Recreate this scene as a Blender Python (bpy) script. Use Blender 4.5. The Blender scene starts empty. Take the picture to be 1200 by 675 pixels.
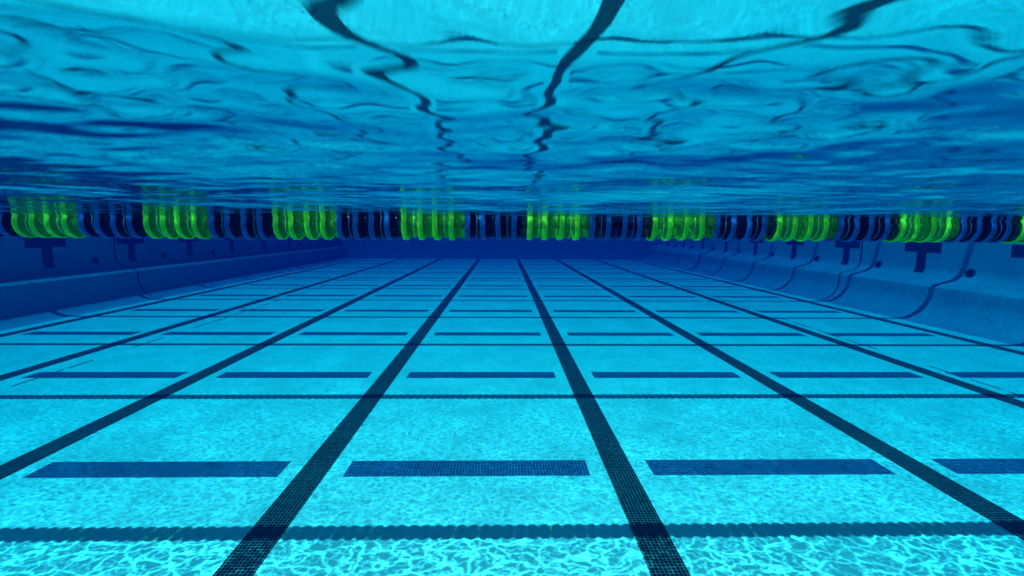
import bpy, bmesh, math, random
import numpy as np
from mathutils import Vector, Matrix

# ------------------------------------------------------------------ constants
CAM_D = 0.053                    # camera below the water line (water line is z = 0)
FLOOR = -2.023
WX0, WX1 = -10.62, 10.12         # side walls at the water line
Y0, Y1 = -1.6, 30.35             # near and far end walls
LANES = [-1.53 + 2.5 * k for k in range(-3, 5)]
ROPES = [2.43 + 2.5 * k for k in range(11)]
BARS = [3.68 + 2.5 * k for k in range(11)]
SUN = Vector((0.35, 0.215, -1.0))        # direction the light travels under water

# ------------------------------------------------------------------ camera
scn = bpy.context.scene
COL = scn.collection
cam_d = bpy.data.cameras.new('camera')
cam = bpy.data.objects.new('camera', cam_d)
COL.objects.link(cam)
cam_d.sensor_width = 36.0
cam_d.lens = 551.0 / 1200.0 * 36.0
cam_d.dof.use_dof = True           # focused on the rope and floor, the surface by the lens goes soft
cam_d.dof.focus_distance = 3.4
cam_d.dof.aperture_fstop = 5.0
cam_d.clip_start = 0.01
cam_d.clip_end = 500.0
cam.location = (0, 0, -CAM_D)
pitch, yaw, roll = math.radians(-7.19), math.radians(-1.14), math.radians(0.35)
cam.matrix_world = (Matrix.Translation((0, 0, -CAM_D)) @ Matrix.Rotation(yaw, 4, 'Z') @
                    Matrix.Rotation(math.radians(90) + pitch, 4, 'X') @ Matrix.Rotation(roll, 4, 'Z'))
scn.camera = cam

# ------------------------------------------------------------------ light
world = bpy.data.worlds.new('World')
scn.world = world
world.use_nodes = True
wn = world.node_tree
for n in list(wn.nodes):
    wn.nodes.remove(n)
sky = wn.nodes.new('ShaderNodeTexSky')
sky.sky_type = 'NISHITA'
sky.sun_disc = False
sky.sun_elevation = math.atan2(1.0, math.hypot(SUN.x, SUN.y))
sky.sun_rotation = math.atan2(-SUN.x, -SUN.y)
bg = wn.nodes.new('ShaderNodeBackground')
bg.inputs['Strength'].default_value = 0.05
wo = wn.nodes.new('ShaderNodeOutputWorld')
wn.links.new(sky.outputs[0], bg.inputs[0])
wn.links.new(bg.outputs[0], wo.inputs[0])

sd = bpy.data.lights.new('sun', 'SUN')
sd.energy = 5.0
sd.angle = math.radians(0.4)
sd.color = (1.0, 0.96, 0.9)
sun = bpy.data.objects.new('sun', sd)
COL.objects.link(sun)
sun.location = (-6, -4, 15)
sun.rotation_euler = SUN.to_track_quat('-Z', 'Y').to_euler()

scn.view_settings.view_transform = 'Standard'
scn.view_settings.look = 'None'
scn.view_settings.gamma = 1.0
scn.view_settings.exposure = -0.25
scn.view_settings.use_curve_mapping = False
cy = scn.cycles
cy.use_denoising = True
cy.max_bounces = 8
cy.diffuse_bounces = 3
cy.glossy_bounces = 4
cy.transmission_bounces = 4
cy.volume_bounces = 1
cy.transparent_max_bounces = 12
cy.sample_clamp_indirect = 6.0
cy.caustics_reflective = True

# ------------------------------------------------------------------ helpers
def tag(o, label=None, cat=None, group=None, kind=None):
    if label: o['label'] = label
    if cat: o['category'] = cat
    if group: o['group'] = group
    if kind: o['kind'] = kind
    return o

def link(name, me, mats, parent=None, smooth=False):
    o = bpy.data.objects.new(name, me)
    for m in (mats if isinstance(mats, (list, tuple)) else [mats]):
        me.materials.append(m)
    COL.objects.link(o)
    if parent: o.parent = parent
    if smooth:
        me.polygons.foreach_set('use_smooth', [True] * len(me.polygons))
    return o

def mesh_py(name, v, f):
    me = bpy.data.meshes.new(name)
    me.from_pydata([tuple(p) for p in v], [], f)
    me.update()
    return me

def box_vf(x0, x1, y0, y1, z0, z1, v, f):
    b = len(v)
    v += [(x0, y0, z0), (x1, y0, z0), (x1, y1, z0), (x0, y1, z0), (x0, y0, z1), (x1, y0, z1), (x1, y1, z1), (x0, y1, z1)]
    f += [tuple(b + i for i in q) for q in ((0, 3, 2, 1), (4, 5, 6, 7), (0, 1, 5, 4), (1, 2, 6, 5), (2, 3, 7, 6), (3, 0, 4, 7))]

class NT:
    """small helper for node materials"""
    def __init__(self, name):
        self.m = bpy.data.materials.new(name)
        self.m.use_nodes = True
        self.t = self.m.node_tree
        self.t.nodes.clear()
        self.out = self.n('ShaderNodeOutputMaterial')
    def n(self, typ, **kw):
        nd = self.t.nodes.new(typ)
        for k, v in kw.items():
            setattr(nd, k, v)
        return nd
    def l(self, a, b):
        self.t.links.new(a, b)
    def put(self, sock, v):
        if isinstance(v, bpy.types.NodeSocket): self.l(v, sock)
        else: sock.default_value = v
    def math(self, op, a, b=None, c=None, clamp=False):
        nd = self.n('ShaderNodeMath', operation=op, use_clamp=clamp)
        self.put(nd.inputs[0], a)
        if b is not None: self.put(nd.inputs[1], b)
        if c is not None: self.put(nd.inputs[2], c)
        return nd.outputs[0]
    def vmath(self, op, a, b=None):
        nd = self.n('ShaderNodeVectorMath', operation=op)
        self.put(nd.inputs[0], a)
        if b is not None:
            if op == 'SCALE': self.put(nd.inputs[3], b)
            else: self.put(nd.inputs[1], b)
        return nd.outputs[0]
    def pos(self):
        return self.n('ShaderNodeNewGeometry').outputs['Position']
    def noise(self, vec, scale, detail=3.0, rough=0.5, color=False, dims='3D'):
        nd = self.n('ShaderNodeTexNoise', noise_dimensions=dims)
        self.l(vec, nd.inputs['Vector'])
        nd.inputs['Scale'].default_value = scale
        nd.inputs['Detail'].default_value = detail
        nd.inputs['Roughness'].default_value = rough
        return nd.outputs['Color' if color else 'Fac']
    def mixc(self, fac, a, b):
        nd = self.n('ShaderNodeMix', data_type='RGBA')
        self.put(nd.inputs['Factor'], fac)
        self.put(nd.inputs['A'], a)
        self.put(nd.inputs['B'], b)
        return nd.outputs['Result']
    def maprange(self, v, a, b, c, d, smooth=False):
        nd = self.n('ShaderNodeMapRange', clamp=True)
        if smooth: nd.interpolation_type = 'SMOOTHSTEP'
        self.put(nd.inputs[0], v)
        for i, q in enumerate((a, b, c, d)): self.put(nd.inputs[1 + i], q)
        return nd.outputs[0]
    def principled(self, color, rough=0.5, normal=None, **kw):
        p = self.n('ShaderNodeBsdfPrincipled')
        self.put(p.inputs['Base Color'], color)
        self.put(p.inputs['Roughness'], rough)
        p.inputs['IOR'].default_value = 1.14      # plastic or tile against water, not air
        if normal is not None: self.l(normal, p.inputs['Normal'])
        for k, v in kw.items(): self.put(p.inputs[k.replace('_', ' ')], v)
        return p
    def finish(self, bsdf):
        self.l(bsdf, self.out.inputs['Surface'])
        return self.m
    def bump(self, h, strength, dist):
        b = self.n('ShaderNodeBump')
        b.inputs['Strength'].default_value = strength
        b.inputs['Distance'].default_value = dist
        self.l(h, b.inputs['Height'])
        return b.outputs[0]

def rgba(r, g, b): return (r, g, b, 1.0)

# ------------------------------------------------------------------ materials
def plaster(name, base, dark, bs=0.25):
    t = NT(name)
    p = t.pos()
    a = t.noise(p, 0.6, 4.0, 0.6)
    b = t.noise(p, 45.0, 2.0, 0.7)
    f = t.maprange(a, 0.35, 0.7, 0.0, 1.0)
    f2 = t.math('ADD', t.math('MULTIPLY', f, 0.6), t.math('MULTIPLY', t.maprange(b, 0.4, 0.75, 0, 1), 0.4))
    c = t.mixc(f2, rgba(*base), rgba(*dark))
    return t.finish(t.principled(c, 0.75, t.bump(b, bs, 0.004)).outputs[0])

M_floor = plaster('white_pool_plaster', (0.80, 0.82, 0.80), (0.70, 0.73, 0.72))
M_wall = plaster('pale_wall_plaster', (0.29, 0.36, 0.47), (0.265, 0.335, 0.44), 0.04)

def tiles(name, cols, grout, size=0.0254, plane='XY', groutw=0.10):
    """small square mosaic tiles, laid in the plane given"""
    t = NT(name)
    p = t.pos()
    s = t.n('ShaderNodeSeparateXYZ')
    t.l(p, s.inputs[0])
    ax = {'X': 0, 'Y': 1, 'Z': 2}
    u = t.math('DIVIDE', s.outputs[ax[plane[0]]], size)
    v = t.math('DIVIDE', s.outputs[ax[plane[1]]], size)
    def edge(q):
        fr = t.math('FRACT', q)
        return t.math('MINIMUM', fr, t.math('SUBTRACT', 1.0, fr))
    e = t.math('MINIMUM', edge(u), edge(v))
    g = t.maprange(e, groutw * 0.6, groutw, 1.0, 0.0)
    cm = t.n('ShaderNodeCombineXYZ')
    t.l(t.math('FLOOR', u), cm.inputs[0])
    t.l(t.math('FLOOR', v), cm.inputs[1])
    wn_ = t.n('ShaderNodeTexWhiteNoise', noise_dimensions='2D')
    t.l(cm.outputs[0], wn_.inputs['Vector'])
    c = t.mixc(wn_.outputs['Value'], rgba(*cols[0]), rgba(*cols[1]))
    c = t.mixc(g, c, rgba(*grout))
    h = t.math('SUBTRACT', 1.0, g)
    return t.finish(t.principled(c, 0.35, t.bump(h, 0.5, 0.002)).outputs[0])

M_line = tiles('black_mosaic_tile', ((0.003, 0.004, 0.006), (0.012, 0.016, 0.020)), (0.18, 0.21, 0.22), groutw=0.085)
M_bar = tiles('navy_mosaic_tile', ((0.008, 0.03, 0.11), (0.02, 0.07, 0.20)), (0.13, 0.22, 0.36), groutw=0.12)
M_tee = tiles('wall_target_tile', ((0.004, 0.006, 0.02), (0.012, 0.018, 0.045)), (0.05, 0.06, 0.08), plane='YZ')
M_teeX = tiles('end_target_tile', ((0.004, 0.006, 0.02), (0.012, 0.018, 0.045)), (0.05, 0.06, 0.08), plane='XZ')

def plain(name, col, rough=0.5, **kw):
    t = NT(name)
    n = t.noise(t.pos(), 30.0, 3.0)
    c = t.mixc(n, rgba(*[v * 0.8 for v in col]), rgba(*[min(1, v * 1.15) for v in col]))
    return t.finish(t.principled(c, rough, None, **kw).outputs[0])

M_dark = plain('dark_opening', (0.006, 0.008, 0.01), 0.6)
M_ring = plain('inlet_plastic', (0.10, 0.12, 0.14), 0.4)
M_joint_shadow = plain('joint_sealant_and_shadow', (0.02, 0.025, 0.03), 0.8)  # wall joint sealant, also the floor strips painted as a cable's shadow
M_deck = plain('deck_concrete', (0.38, 0.36, 0.33), 0.8)
M_cable = plain('coated_cable', (0.05, 0.05, 0.06), 0.5)

def plastic(name, col, trans, rough=0.25, tf=0.5):
    t = NT(name)
    n = t.noise(t.pos(), 60.0, 2.0)
    c = t.mixc(n, rgba(*[v * 0.75 for v in col]), rgba(*[min(1, v * 1.2) for v in col]))
    p = t.principled(c, rough)
    tr = t.n('ShaderNodeBsdfTranslucent')
    tr.inputs[0].default_value = rgba(*trans)
    mx = t.n('ShaderNodeMixShader')
    mx.inputs[0].default_value = tf
    t.l(p.outputs[0], mx.inputs[1])
    t.l(tr.outputs[0], mx.inputs[2])
    return t.finish(mx.outputs[0])

M_green = plastic('yellow_green_float_plastic', (0.34, 0.88, 0.04), (0.75, 1.0, 0.10), 0.06, 0.58)
M_green_in = plastic('green_float_core_plastic', (0.07, 0.28, 0.01), (0.15, 0.45, 0.01), 0.08, 0.3)
M_blue = plastic('navy_float_rim_plastic', (0.035, 0.14, 0.42), (0.08, 0.32, 0.9), 0.1, 0.6)
M_blue_in = plastic('navy_float_core_plastic', (0.004, 0.006, 0.02), (0.004, 0.01, 0.03), 0.08, 0.1)

def shell(name, tint, col, clear):
    """thin see-through moulded shell"""
    t = NT(name)
    tp = t.n('ShaderNodeBsdfTransparent'); tp.inputs[0].default_value = rgba(*tint)
    tr = t.n('ShaderNodeBsdfTranslucent'); tr.inputs[0].default_value = rgba(*col)
    p = t.principled(rgba(*[v * 0.6 for v in col]), 0.1)
    a = t.n('ShaderNodeMixShader'); a.inputs[0].default_value = 0.5
    t.l(tr.outputs[0], a.inputs[1]); t.l(p.outputs[0], a.inputs[2])
    b = t.n('ShaderNodeMixShader'); b.inputs[0].default_value = clear
    t.l(a.outputs[0], b.inputs[1]); t.l(tp.outputs[0], b.inputs[2])
    return t.finish(b.outputs[0])
M_green_shell = shell('clear_green_shell', (0.55, 0.95, 0.35), (0.26, 0.85, 0.02), 0.64)
M_navy_shell = shell('clear_navy_shell', (0.35, 0.45, 0.65), (0.005, 0.010, 0.035), 0.66)

def water_material():
    """mirror under total reflection, clear towards the sky; a caustic net painted in the
    transparent colour stands in for ripples focusing the sunlight"""
    t = NT('pool_water_surface')
    p = t.pos()
    s = t.n('ShaderNodeSeparateXYZ')
    t.l(p, s.inputs[0])
    flat = t.n('ShaderNodeCombineXYZ')
    t.l(s.outputs[0], flat.inputs[0]); t.l(s.outputs[1], flat.inputs[1])
    q = flat.outputs[0]
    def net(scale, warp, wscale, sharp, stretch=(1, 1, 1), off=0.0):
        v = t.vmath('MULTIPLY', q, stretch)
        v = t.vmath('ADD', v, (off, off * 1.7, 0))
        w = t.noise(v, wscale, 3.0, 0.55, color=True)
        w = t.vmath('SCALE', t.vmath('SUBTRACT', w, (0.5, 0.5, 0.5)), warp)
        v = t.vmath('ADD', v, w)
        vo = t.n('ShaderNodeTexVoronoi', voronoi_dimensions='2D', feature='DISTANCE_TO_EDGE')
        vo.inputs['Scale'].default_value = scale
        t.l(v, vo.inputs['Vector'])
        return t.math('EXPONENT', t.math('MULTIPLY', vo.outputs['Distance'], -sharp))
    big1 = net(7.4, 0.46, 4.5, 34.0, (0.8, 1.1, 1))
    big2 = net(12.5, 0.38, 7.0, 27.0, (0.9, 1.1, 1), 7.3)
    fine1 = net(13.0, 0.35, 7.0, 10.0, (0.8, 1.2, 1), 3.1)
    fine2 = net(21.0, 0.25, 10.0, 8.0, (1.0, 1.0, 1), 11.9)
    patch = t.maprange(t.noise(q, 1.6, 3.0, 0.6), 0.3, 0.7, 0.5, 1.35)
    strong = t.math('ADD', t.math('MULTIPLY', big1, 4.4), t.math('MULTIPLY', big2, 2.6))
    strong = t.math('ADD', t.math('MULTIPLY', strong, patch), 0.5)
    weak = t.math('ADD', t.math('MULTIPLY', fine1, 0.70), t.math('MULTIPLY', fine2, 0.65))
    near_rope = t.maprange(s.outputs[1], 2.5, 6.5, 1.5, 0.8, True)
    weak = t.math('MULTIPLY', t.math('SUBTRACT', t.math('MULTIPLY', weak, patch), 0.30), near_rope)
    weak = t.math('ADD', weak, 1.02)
    # the open water on the camera's side of the first lane rope is livelier, so its painted net is stronger
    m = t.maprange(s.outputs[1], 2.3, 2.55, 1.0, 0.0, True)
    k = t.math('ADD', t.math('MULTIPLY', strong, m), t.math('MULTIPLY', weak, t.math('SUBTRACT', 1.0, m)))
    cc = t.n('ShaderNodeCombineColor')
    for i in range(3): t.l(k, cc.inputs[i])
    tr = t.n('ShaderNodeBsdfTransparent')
    t.l(cc.outputs[0], tr.inputs[0])  # bright caustic lines painted into the surface's transparent colour
    gl = t.n('ShaderNodeBsdfGlossy')
    gl.inputs['Color'].default_value = rgba(0.98, 0.98, 0.98)
    gl.inputs['Roughness'].default_value = 0.015
    # capillary ripples too fine for the mesh
    rp = t.vmath('MULTIPLY', q, (0.8, 1.3, 1))
    rip = t.math('ADD', t.math('MULTIPLY', t.noise(rp, 20.0, 1.0, 0.5), 0.0009), t.math('MULTIPLY', t.noise(rp, 60.0, 2.0, 0.5), 0.00022))
    # calmer water around the viewpoint, more chop towards the rope
    d = t.n('ShaderNodeVectorMath', operation='LENGTH'); t.l(q, d.inputs[0])
    rip = t.math('MULTIPLY', rip, t.maprange(d.outputs['Value'], 0.25, 1.0, 0.12, 2.0, True))
    rb = t.bump(rip, 1.0, 1.0)
    t.l(rb, gl.inputs['Normal'])
    fr = t.n('ShaderNodeFresnel')
    fr.inputs['IOR'].default_value = 1.333
    mx = t.n('ShaderNodeMixShader')
    t.l(fr.outputs[0], mx.inputs[0])
    t.l(tr.outputs[0], mx.inputs[1])
    t.l(gl.outputs[0], mx.inputs[2])
    return t.finish(mx.outputs[0])
M_water = water_material()

# ------------------------------------------------------------------ water body (the air of this scene)
def haze():
    t = NT('pool_water_volume')
    pv = t.n('ShaderNodeVolumePrincipled')
    D = 0.72
    sig_s = (0.0002, 0.0011, 0.0130)
    sig_a = (0.62, 0.092, 0.043)
    col = [s / D for s in sig_s]
    ac = [max(0.0, 1.0 - min(1.0, a / (D * (1 - c)))) ** 2 for a, c in zip(sig_a, col)]
    pv.inputs['Color'].default_value = rgba(*col)
    pv.inputs['Absorption Color'].default_value = rgba(*ac)
    pv.inputs['Density'].default_value = D
    pv.inputs['Anisotropy'].default_value = 0.3
    t.l(pv.outputs[0], t.out.inputs['Volume'])
    v, f = [], []
    box_vf(WX0 - 5, WX1 + 5, Y0 - 5, Y1 + 5, FLOOR - 1.4, 0.45, v, f)
    o = link('haze', mesh_py('haze', v, f), t.m)
    tag(o, 'clear blue pool water fading far things to deep blue', 'water haze', kind='stuff')
haze()

# ------------------------------------------------------------------ floor and its tile lines
v, f = [], []
box_vf(WX0 - 0.6, WX1 + 0.6, Y0 - 0.6, Y1 + 0.6, FLOOR - 0.3, FLOOR, v, f)
floor = tag(link('pool_floor', mesh_py('pool_floor', v, f), M_floor),
            'white plaster pool floor with dark tiled lane lines', 'pool floor', kind='structure')
for i, x in enumerate(LANES):
    v, f = [], []
    box_vf(x - 0.113, x + 0.113, Y0 + 0.9, Y1 - 0.06, FLOOR - 0.02, FLOOR + 0.006, v, f)
    link('lane_line', mesh_py('lane_line', v, f), M_line, floor)
for y in BARS:
    for a, b in zip(LANES[:-1], LANES[1:]):
        v, f = [], []
        box_vf(a + 0.26, b - 0.26, y - 0.125, y + 0.125, FLOOR - 0.02, FLOOR + 0.004, v, f)
        link('cross_bar', mesh_py('cross_bar', v, f), M_bar, floor)
# thin broken dark strips painted on the floor as a cable's shadow
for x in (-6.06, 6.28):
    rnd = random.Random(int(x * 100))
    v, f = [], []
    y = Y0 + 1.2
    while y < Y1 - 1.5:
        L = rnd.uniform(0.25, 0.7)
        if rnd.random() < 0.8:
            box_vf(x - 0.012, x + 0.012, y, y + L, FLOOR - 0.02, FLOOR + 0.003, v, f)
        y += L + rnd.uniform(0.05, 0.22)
    link('joint_or_shadow_strip', mesh_py('joint_or_shadow_strip', v, f), M_joint_shadow, floor)

# ------------------------------------------------------------------ walls
def wall_profile():
    """(distance out from the wall face into the pool, z), from the deck down to the floor"""
    P = [(0.0, 0.03), (0.0, -0.62), (0.0, -0.90)]
    # upper cove on to the sloping ledge
    P += [(0.012, -0.97), (0.045, -1.035), (0.095, -1.09), (0.16, -1.13), (0.24, -1.16), (0.34, -1.188), (0.44, -1.215), (0.51, -1.240), (0.525, -1.258)]
    # rounded lip
    for k in range(1, 5):
        a = math.radians(90 * k / 4)
        P.append((0.525 + 0.035 * math.sin(a), -1.297 + 0.035 * math.cos(a)))
    P.append((0.56, -1.47))
    for k in range(1, 13):
        a = math.radians(90 * k / 12)
        P.append((0.56 + 0.55 * (1 - math.cos(a)), -1.47 - 0.55 * math.sin(a)))
    P.append((1.16, FLOOR + 0.003))
    return P
PROF = wall_profile()

def wall_side(name, sign, X):
    P = PROF + [(1.16, FLOOR - 0.25), (-0.55, FLOOR - 0.25), (-0.55, 0.03)]
    v, f = [], []
    ys = list(np.linspace(Y0 - 0.55, Y1 + 0.55, 34))
    n = len(P)
    for y in ys:
        for d, z in P:
            v.append((X + sign * d, y, z))
    for j in range(len(ys) - 1):
        for i in range(n):
            a, b = j * n + i, j * n + (i + 1) % n
            q = (a, b, b + n, a + n)
            f.append(q if sign > 0 else q[::-1])
    f.append(tuple(range(n))[::-1] if sign > 0 else tuple(range(n)))
    L = [(len(ys) - 1) * n + i for i in range(n)]
    f.append(tuple(L) if sign > 0 else tuple(L[::-1]))
    me = mesh_py(name, v, f)
    bm = bmesh.new(); bm.from_mesh(me)
    bmesh.ops.recalc_face_normals(bm, faces=bm.faces)
    for e in bm.edges:
        e.smooth = e.calc_face_angle(0) < math.radians(40)
    for fc in bm.faces: fc.smooth = True
    bm.to_mesh(me); bm.free()
    return link(name, me, M_wall)

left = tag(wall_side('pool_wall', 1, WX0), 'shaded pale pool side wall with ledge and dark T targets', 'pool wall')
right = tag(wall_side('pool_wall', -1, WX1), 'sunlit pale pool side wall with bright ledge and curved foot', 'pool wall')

def end_wall(y, sign, label):
    P = [(0.0, 0.027), (0.0, FLOOR + 0.05), (0.02, FLOOR + 0.015), (0.05, FLOOR + 0.002), (0.05, FLOOR - 0.24), (-0.5, FLOOR - 0.24), (-0.5, 0.027)]
    n = len(P)
    xs = (WX0 - 0.5, WX1 + 0.5)
    v = [(x, y + sign * d, z) for x in xs for d, z in P]
    f = [(i, (i + 1) % n, (i + 1) % n + n, i + n) for i in range(n)] + [tuple(range(n)), tuple(range(n, 2 * n))]
    me = mesh_py('end_wall', v, f)
    bm = bmesh.new(); bm.from_mesh(me)
    bmesh.ops.recalc_face_normals(bm, faces=bm.faces)
    for e in bm.edges: e.smooth = e.calc_face_angle(0) < math.radians(40)
    for fc in bm.faces: fc.smooth = True
    bm.to_mesh(me); bm.free()
    return tag(link('end_wall', me, M_wall), label, 'pool wall')
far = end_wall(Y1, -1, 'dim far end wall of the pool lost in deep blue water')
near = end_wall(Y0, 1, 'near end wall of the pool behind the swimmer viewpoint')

def prof_x(z):
    """distance of the wall surface out from its face at height z"""
    for (d0, z0), (d1, z1) in zip(PROF[:-1], PROF[1:]):
        if z1 <= z <= z0 and z0 != z1:
            return d0 + (d1 - d0) * (z0 - z) / (z0 - z1)
    return 0.0

def target(parent, sign, X, y):
    """T-shaped lane target, 4 mm proud of the wall, following its curve"""
    v, f = [], []
    def strip(y0, y1, zs):
        b = len(v)
        for z in zs:
            xx = X + sign * (prof_x(z) + 0.006)
            v.extend([(xx, y0, z), (xx, y1, z)])
        for i in range(len(zs) - 1):
            q = (b + 2 * i, b + 2 * i + 1, b + 2 * i + 3, b + 2 * i + 2)
            f.append(q if sign < 0 else q[::-1])
    strip(y - 0.5, y + 0.5, [-0.31, -0.43, -0.55])
    strip(y - 0.13, y + 0.13, [-0.55, -0.62] + [-0.62 - 0.06 * k for k in range(1, 8)])
    link('lane_target', mesh_py('lane_target', v, f), M_tee, parent)

def disc_mesh(name, r, h, seg=28, r_in=0.0):
    bm = bmesh.new()
    bmesh.ops.create_cone(bm, cap_ends=True, segments=seg, radius1=r, radius2=r * 0.9, depth=h)
    me = bpy.data.meshes.new(name)
    bm.to_mesh(me); bm.free()
    return me

ring_me = disc_mesh('inlet_ring', 0.115, 0.03)
hole_me = disc_mesh('inlet_opening', 0.088, 0.012)
ring_me.materials.append(M_ring); hole_me.materials.append(M_dark)
for parent, sign, X in ((left, 1, WX0), (right, -1, WX1)):
    for y in BARS:
        target(parent, sign, X, y)
    for i, y in enumerate(ROPES):
        z = -0.95
        s = prof_x(z)
        o = bpy.data.objects.new('inlet_fitting', ring_me); COL.objects.link(o); o.parent = parent
        tilt = math.atan2(prof_x(z - .05) - prof_x(z + .05), 0.1)
        o.rotation_euler = (0, sign * (math.pi / 2 - tilt), 0)
        nrm = Vector((sign * math.cos(tilt), 0, math.sin(tilt)))
        base = Vector((X + sign * s, y, z))
        o.location = base + nrm * 0.006
        h = bpy.data.objects.new('opening', hole_me); COL.objects.link(h); h.parent = o
        h.location = (0, 0, 0.013)

def joint(parent, sign, X, y, w=0.05):
    """dark sealant joint running down the wall, across the ledge and the cove"""
    v, f = [], []
    pts = [p for p in PROF if p[1] <= 0.02] 
    pts = [(0.0, -0.02)] + pts
    for i, (d, z) in enumerate(pts):
        d0, z0 = pts[max(0, i - 1)]; d1, z1 = pts[min(len(pts) - 1, i + 1)]
        nx, nz = -(z1 - z0), (d1 - d0)
        L = math.hypot(nx, nz) or 1
        v += [(X + sign * (d + 0.005 * nx / L), y - w / 2, z + 0.005 * nz / L), (X + sign * (d + 0.005 * nx / L), y + w / 2, z + 0.005 * nz / L)]
    n = len(pts)
    for i in range(n - 1):
        q = (2 * i, 2 * i + 1, 2 * i + 3, 2 * i + 2)
        f.append(q if sign < 0 else q[::-1])
    link('joint_or_shadow_strip', mesh_py('joint_or_shadow_strip', v, f), M_joint_shadow, parent)
for y in (13.1, 22.6):
    joint(left, 1, WX0, y)
    joint(right, -1, WX1, y)

# deck round the pool
v, f = [], []
ox0, ox1, oy0, oy1, dz0, dz1 = WX0 - 4.5, WX1 + 4.5, Y0 - 4.5, Y1 + 4.5, 0.032, 0.07
box_vf(ox0, WX0 - 0.0, oy0, oy1, dz0, dz1, v, f)
box_vf(WX1 + 0.0, ox1, oy0, oy1, dz0, dz1, v, f)
box_vf(WX0 + 0.001, WX1 - 0.001, oy0, Y0, dz0, dz1, v, f)
box_vf(WX0 + 0.001, WX1 - 0.001, Y1, oy1, dz0, dz1, v, f)
tag(link('pool_deck', mesh_py('pool_deck', v, f), M_deck), 'concrete deck round the pool above the water', 'pool deck', kind='structure')

# ------------------------------------------------------------------ water surface
def wave_surface():
    def levels(lo, hi, s0, k, cap=0.2):
        a = [0.0]
        while a[-1] < hi: a.append(a[-1] + min(cap, max(s0, k * a[-1])))
        b = [0.0]
        while b[-1] > lo: b.append(b[-1] - min(cap, max(s0, -k * b[-1])))
        a = np.array(b[::-1] + a[1:])
        return np.clip(a, lo, hi)
    ys = levels(Y0 + 0.004, Y1 - 0.004, 0.005, 0.0075, 0.12)
    xs = levels(WX0 + 0.004, WX1 - 0.004, 0.006, 0.013, 0.10)
    ys = np.unique(ys); xs = np.unique(xs)
    X, Y = np.meshgrid(xs, ys)
    dx = np.gradient(xs)[None, :]; dy = np.gradient(ys)[:, None]
    sp = np.maximum(dx, dy)
    rng = np.random.default_rng(3)
    Z = np.zeros_like(X)
    # slow warping makes the trains uneven
    Wx = X + 0.05 * np.sin(2.1 * X + 1.3 * Y + 0.4) + 0.03 * np.sin(-3.7 * X + 4.9 * Y + 2.0)
    Wy = Y + 0.05 * np.sin(-1.7 * X + 2.3 * Y + 1.1) + 0.03 * np.sin(5.1 * X + 2.9 * Y)
    n = 90
    for i in range(n):
        lam = 0.032 * (0.9 / 0.032) ** ((i + rng.random()) / n)
        th = rng.normal(math.pi / 2, 1.0)
        k = 2 * math.pi / lam
        slope = 0.0040 * (0.6 if lam > 0.4 else 1.0)
        ph = rng.uniform(0, 2 * math.pi)
        fade = np.clip((lam / sp - 3.0) / 3.0, 0, 1)
        # each train comes in patches
        kk = k * 0.17
        t2 = rng.uniform(0, math.pi)
        env = 0.65 + 0.6 * np.sin(kk * (math.cos(t2) * X + math.sin(t2) * Y) + ph * 3.1)
        Z += (slope / k * 1.414) * np.sin(k * (math.cos(th) * Wx + math.sin(th) * Wy) + ph) * fade * env
    Z *= 0.92 + 0.28 * np.clip((np.hypot(X, Y) - 0.15) / 0.9, 0, 1)
    # a slow swell under the ripples
    for i in range(7):
        lam = rng.uniform(1.3, 3.0)
        th = rng.normal(math.pi / 2, 0.6)
        k = 2 * math.pi / lam
        Z += 0.0055 / k * 1.414 * np.sin(k * (math.cos(th) * Wx + math.sin(th) * Wy) + rng.uniform(0, 6.28))
    nr, nc = X.shape
    Z *= 1 - 0.35 * np.exp(-((Y - ROPES[0]) / 0.5) ** 2)      # the rope calms the water beside it
    co = np.stack([X, Y, Z], -1).reshape(-1, 3).astype(np.float32)
    i = (np.arange(nr - 1)[:, None] * nc + np.arange(nc - 1)[None, :])
    q = np.stack([i, i + 1, i + nc + 1, i + nc], -1).reshape(-1, 4).astype(np.int32)
    me = bpy.data.meshes.new('water_surface')
    me.vertices.add(len(co)); me.vertices.foreach_set('co', co.ravel())
    me.loops.add(q.size); me.loops.foreach_set('vertex_index', q.ravel())
    me.polygons.add(len(q))
    me.polygons.foreach_set('loop_start', np.arange(0, q.size, 4, dtype=np.int32))
    me.polygons.foreach_set('use_smooth', np.ones(len(q), dtype=bool))
    me.update(calc_edges=True)
    print('water verts', len(co), 'rms', Z.std())
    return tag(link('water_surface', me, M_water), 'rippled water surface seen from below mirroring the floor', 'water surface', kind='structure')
wave_surface()

# ------------------------------------------------------------------ lane ropes
PITCH = 0.0786
RC = -0.037                       # rope centre below the water line
def lathe(bm, prof, seg, x=0.0, mat=0, closed=True):
    rings = []
    for (a, r) in prof:
        rings.append([bm.verts.new((x + a, r * math.cos(2 * math.pi * k / seg), r * math.sin(2 * math.pi * k / seg))) for k in range(seg)])
    m = len(rings)
    for i in range(m if closed else m - 1):
        A, B = rings[i], rings[(i + 1) % m]
        for k in range(seg):
            fc = bm.faces.new((A[k], A[(k + 1) % seg], B[(k + 1) % seg], B[k]))
            fc.material_index = mat; fc.smooth = True

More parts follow.
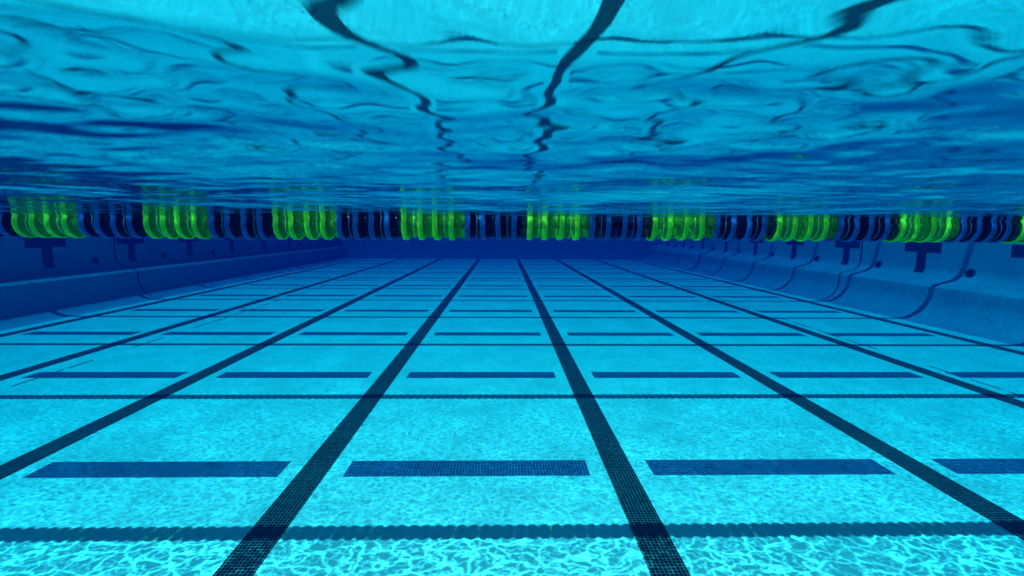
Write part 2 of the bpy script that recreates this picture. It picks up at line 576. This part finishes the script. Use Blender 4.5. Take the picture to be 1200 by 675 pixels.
def float_disc_mesh(name, rim_mat, core_mat, shell_mat, seg=40):
    bm = bmesh.new()
    # outer rim band with rounded edges
    lathe(bm, [(-0.0120, 0.0700), (-0.0130, 0.0735), (-0.0112, 0.0752), (0.0112, 0.0752), (0.0130, 0.0735), (0.0120, 0.0700)], seg)
    # web between rim and hub, slightly dished
    lathe(bm, [(-0.0015, 0.071), (-0.004, 0.045), (-0.006, 0.022), (0.001, 0.022), (0.0, 0.045), (0.0025, 0.071)], seg, mat=1)
    # hub sleeve reaching to the next float
    lathe(bm, [(-0.038, 0.009), (-0.038, 0.013), (-0.030, 0.017), (0.030, 0.017), (0.038, 0.013), (0.038, 0.009)], 20, mat=1)
    # see-through barrel between this rim and the next
    lathe(bm, [(0.0128, 0.0655), (0.020, 0.0625), (0.039, 0.0610), (0.059, 0.0625), (0.0651, 0.0655)], seg, mat=2, closed=False)
    # second smaller ring between the rims
    lathe(bm, [(0.0385, 0.057), (0.0380, 0.060), (0.0415, 0.060), (0.0420, 0.057)], seg, mat=1)
    # curved vanes that break up the waves
    nv = 4
    for k in range(nv):
        a0 = 2 * math.pi * k / nv + 0.2
        ring = []
        for s, (xx) in enumerate((0.002, 0.013, 0.024, 0.035)):
            row = []
            for r, tw in ((0.022, 0.0), (0.045, 0.12), (0.059, 0.28)):
                a = a0 + tw + 0.10 * s
                row.append((xx, r, a))
            ring.append(row)
        for side, da in ((0, -0.012), (1, 0.012)):
            vv = [[bm.verts.new((xx, r * math.cos(a + da), r * math.sin(a + da))) for xx, r, a in row] for row in ring]
            for i in range(3):
                for j in range(2):
                    q = [vv[i][j], vv[i][j + 1], vv[i + 1][j + 1], vv[i + 1][j]]
                    fc = bm.faces.new(q if side else q[::-1]); fc.material_index = 1; fc.smooth = True
    me = bpy.data.meshes.new(name)
    bm.to_mesh(me); bm.free()
    me.materials.append(rim_mat); me.materials.append(core_mat); me.materials.append(shell_mat)
    return me

green_me = float_disc_mesh('green_float', M_green, M_green_in, M_green_shell)
navy_me = float_disc_mesh('navy_float', M_blue, M_blue_in, M_navy_shell)

def band_mesh():  # added pale ring that paints the glints between floats
    bm = bmesh.new()
    lathe(bm, [(0.044, 0.0618), (0.0435, 0.0640), (0.0475, 0.0640), (0.0470, 0.0618)], 36)
    me = bpy.data.meshes.new('glint_band'); bm.to_mesh(me); bm.free()
    return me
band_green, band_navy = band_mesh(), band_mesh()
band_green.materials.append(plastic('pale_green_glint', (0.45, 0.85, 0.35), (0.7, 1.0, 0.5), 0.05, 0.5))
band_navy.materials.append(plastic('pale_blue_glint', (0.10, 0.22, 0.34), (0.14, 0.34, 0.5), 0.05, 0.4))

def cable_obj(parent, x0, x1):
    bm = bmesh.new()
    lathe(bm, [(x0, 0.006), (x1, 0.006)], 10, closed=False)
    me = bpy.data.meshes.new('cable'); bm.to_mesh(me); bm.free()
    o = link('cable', me, M_cable, parent)
    return o

def anchor_obj(parent, x, sign):
    bm = bmesh.new()
    lathe(bm, [(-0.006, 0.0), (-0.006, 0.045), (0.004, 0.045), (0.006, 0.012), (0.05, 0.012), (0.055, 0.0)], 20, closed=False)
    for vv in bm.verts: vv.co.x *= sign
    me = bpy.data.meshes.new('wall_anchor'); bm.to_mesh(me); bm.free()
    o = link('wall_anchor', me, M_cable, parent)
    o.location = (x, 0, 0)

# phase: a green group of four starts at x = G0 on the nearest rope
G0 = 0.136
def float_list(phase=0.0):
    xs = []
    lo, hi = WX0 + 0.12, WX1 - 0.12
    k0 = int(math.floor((lo - G0) / PITCH)) + 1
    k = k0
    while G0 + k * PITCH < hi:
        xs.append((G0 + k * PITCH, (k % 8) < 4))
        k += 1
    return xs

rnd = random.Random(4)
rope = bpy.data.objects.new('lane_rope', None); COL.objects.link(rope)
rope.location = (0, ROPES[0], RC)
tag(rope, 'lane rope of alternating green and navy float discs nearest below the rippled surface', 'lane rope', 'lane ropes strung across the pool')
cable_obj(rope, WX0 + 0.05, WX1 - 0.05)
anchor_obj(rope, WX0 + 0.012, 1); anchor_obj(rope, WX1 - 0.012, -1)
fl = float_list()
fl_sorted = sorted(fl, key=lambda q: abs(q[0]))
def jitter():
    return Matrix.Rotation(rnd.uniform(0, 6.28), 4, 'X')
for i, (x, g) in enumerate(fl_sorted[:98]):
    o = bpy.data.objects.new('green_float' if g else 'navy_float', green_me if g else navy_me)
    COL.objects.link(o); o.parent = rope
    o.location = (x + rnd.uniform(-0.0015, 0.0015), 0, rnd.uniform(-0.001, 0.001) + 0.003 * math.sin(x * 1.3))
    o.rotation_euler = (rnd.uniform(0, 6.28), rnd.uniform(-0.045, 0.045), rnd.uniform(-0.05, 0.05))
    if int(round((x - G0) / PITCH)) % 2 == 0:
        b = bpy.data.objects.new('glint_band', band_green if g else band_navy)
        COL.objects.link(b); b.parent = o

def merged(name, items, src, parent, kind=None):
    vs = np.empty(len(src.vertices) * 3, np.float32); src.vertices.foreach_get('co', vs)
    vs = vs.reshape(-1, 3)
    nl = len(src.loops)
    li = np.empty(nl, np.int32); src.loops.foreach_get('vertex_index', li)
    ls = np.empty(len(src.polygons), np.int32); src.polygons.foreach_get('loop_start', ls)
    mi = np.empty(len(src.polygons), np.int32); src.polygons.foreach_get('material_index', mi)
    V, L, S, Mi = [], [], [], []
    for j, x in enumerate(items):
        a = rnd.uniform(0, 6.28)
        R = np.array([[1, 0, 0], [0, math.cos(a), -math.sin(a)], [0, math.sin(a), math.cos(a)]], np.float32)
        V.append(vs @ R.T + np.array([x, 0, 0], np.float32))
        L.append(li + j * len(vs)); S.append(ls + j * nl); Mi.append(mi)
    me = bpy.data.meshes.new(name)
    V = np.concatenate(V); L = np.concatenate(L); S = np.concatenate(S); Mi = np.concatenate(Mi)
    me.vertices.add(len(V)); me.vertices.foreach_set('co', V.ravel())
    me.loops.add(len(L)); me.loops.foreach_set('vertex_index', L)
    me.polygons.add(len(S)); me.polygons.foreach_set('loop_start', S)
    me.polygons.foreach_set('material_index', Mi)
    me.polygons.foreach_set('use_smooth', np.ones(len(S), dtype=bool))
    me.update(calc_edges=True)
    for m in src.materials: me.materials.append(m)
    o = bpy.data.objects.new(name, me); COL.objects.link(o); o.parent = parent
    if kind: o['kind'] = kind
    return o
merged('green_float', [x for x, g in fl_sorted[98:] if g], green_me, rope, 'stuff')
merged('navy_float', [x for x, g in fl_sorted[98:] if not g], navy_me, rope, 'stuff')

# the ropes behind: hidden by the first one, seen only in mirror streaks and by their shadows
green_s = float_disc_mesh('green_float', M_green, M_green_in, M_green_shell, 20)
navy_s = float_disc_mesh('navy_float', M_blue, M_blue_in, M_navy_shell, 20)
ORD = ['second', 'third', 'fourth', 'fifth', 'sixth', 'seventh', 'eighth', 'ninth', 'tenth', 'eleventh']
r2 = None
kids = []
for i, y in enumerate(ROPES[1:]):
    if r2 is None:
        r2 = bpy.data.objects.new('lane_rope', None); COL.objects.link(r2); cur = r2
        kids = [merged('green_float', [x for x, g in fl if g], green_s, r2, 'stuff'),
                merged('navy_float', [x for x, g in fl if not g], navy_s, r2, 'stuff')]
        cable_obj(r2, WX0 + 0.05, WX1 - 0.05)
        anchor_obj(r2, WX0 + 0.012, 1); anchor_obj(r2, WX1 - 0.012, -1)
        kids = list(r2.children)
    else:
        cur = r2.copy(); COL.objects.link(cur)
        for c in kids:
            d = c.copy(); COL.objects.link(d); d.parent = cur
    cur.location = (0, y, RC)
    tag(cur, f'{ORD[i]} lane rope from the front, casting the {ORD[i]} thin shadow band across the floor', 'lane rope', 'lane ropes strung across the pool')
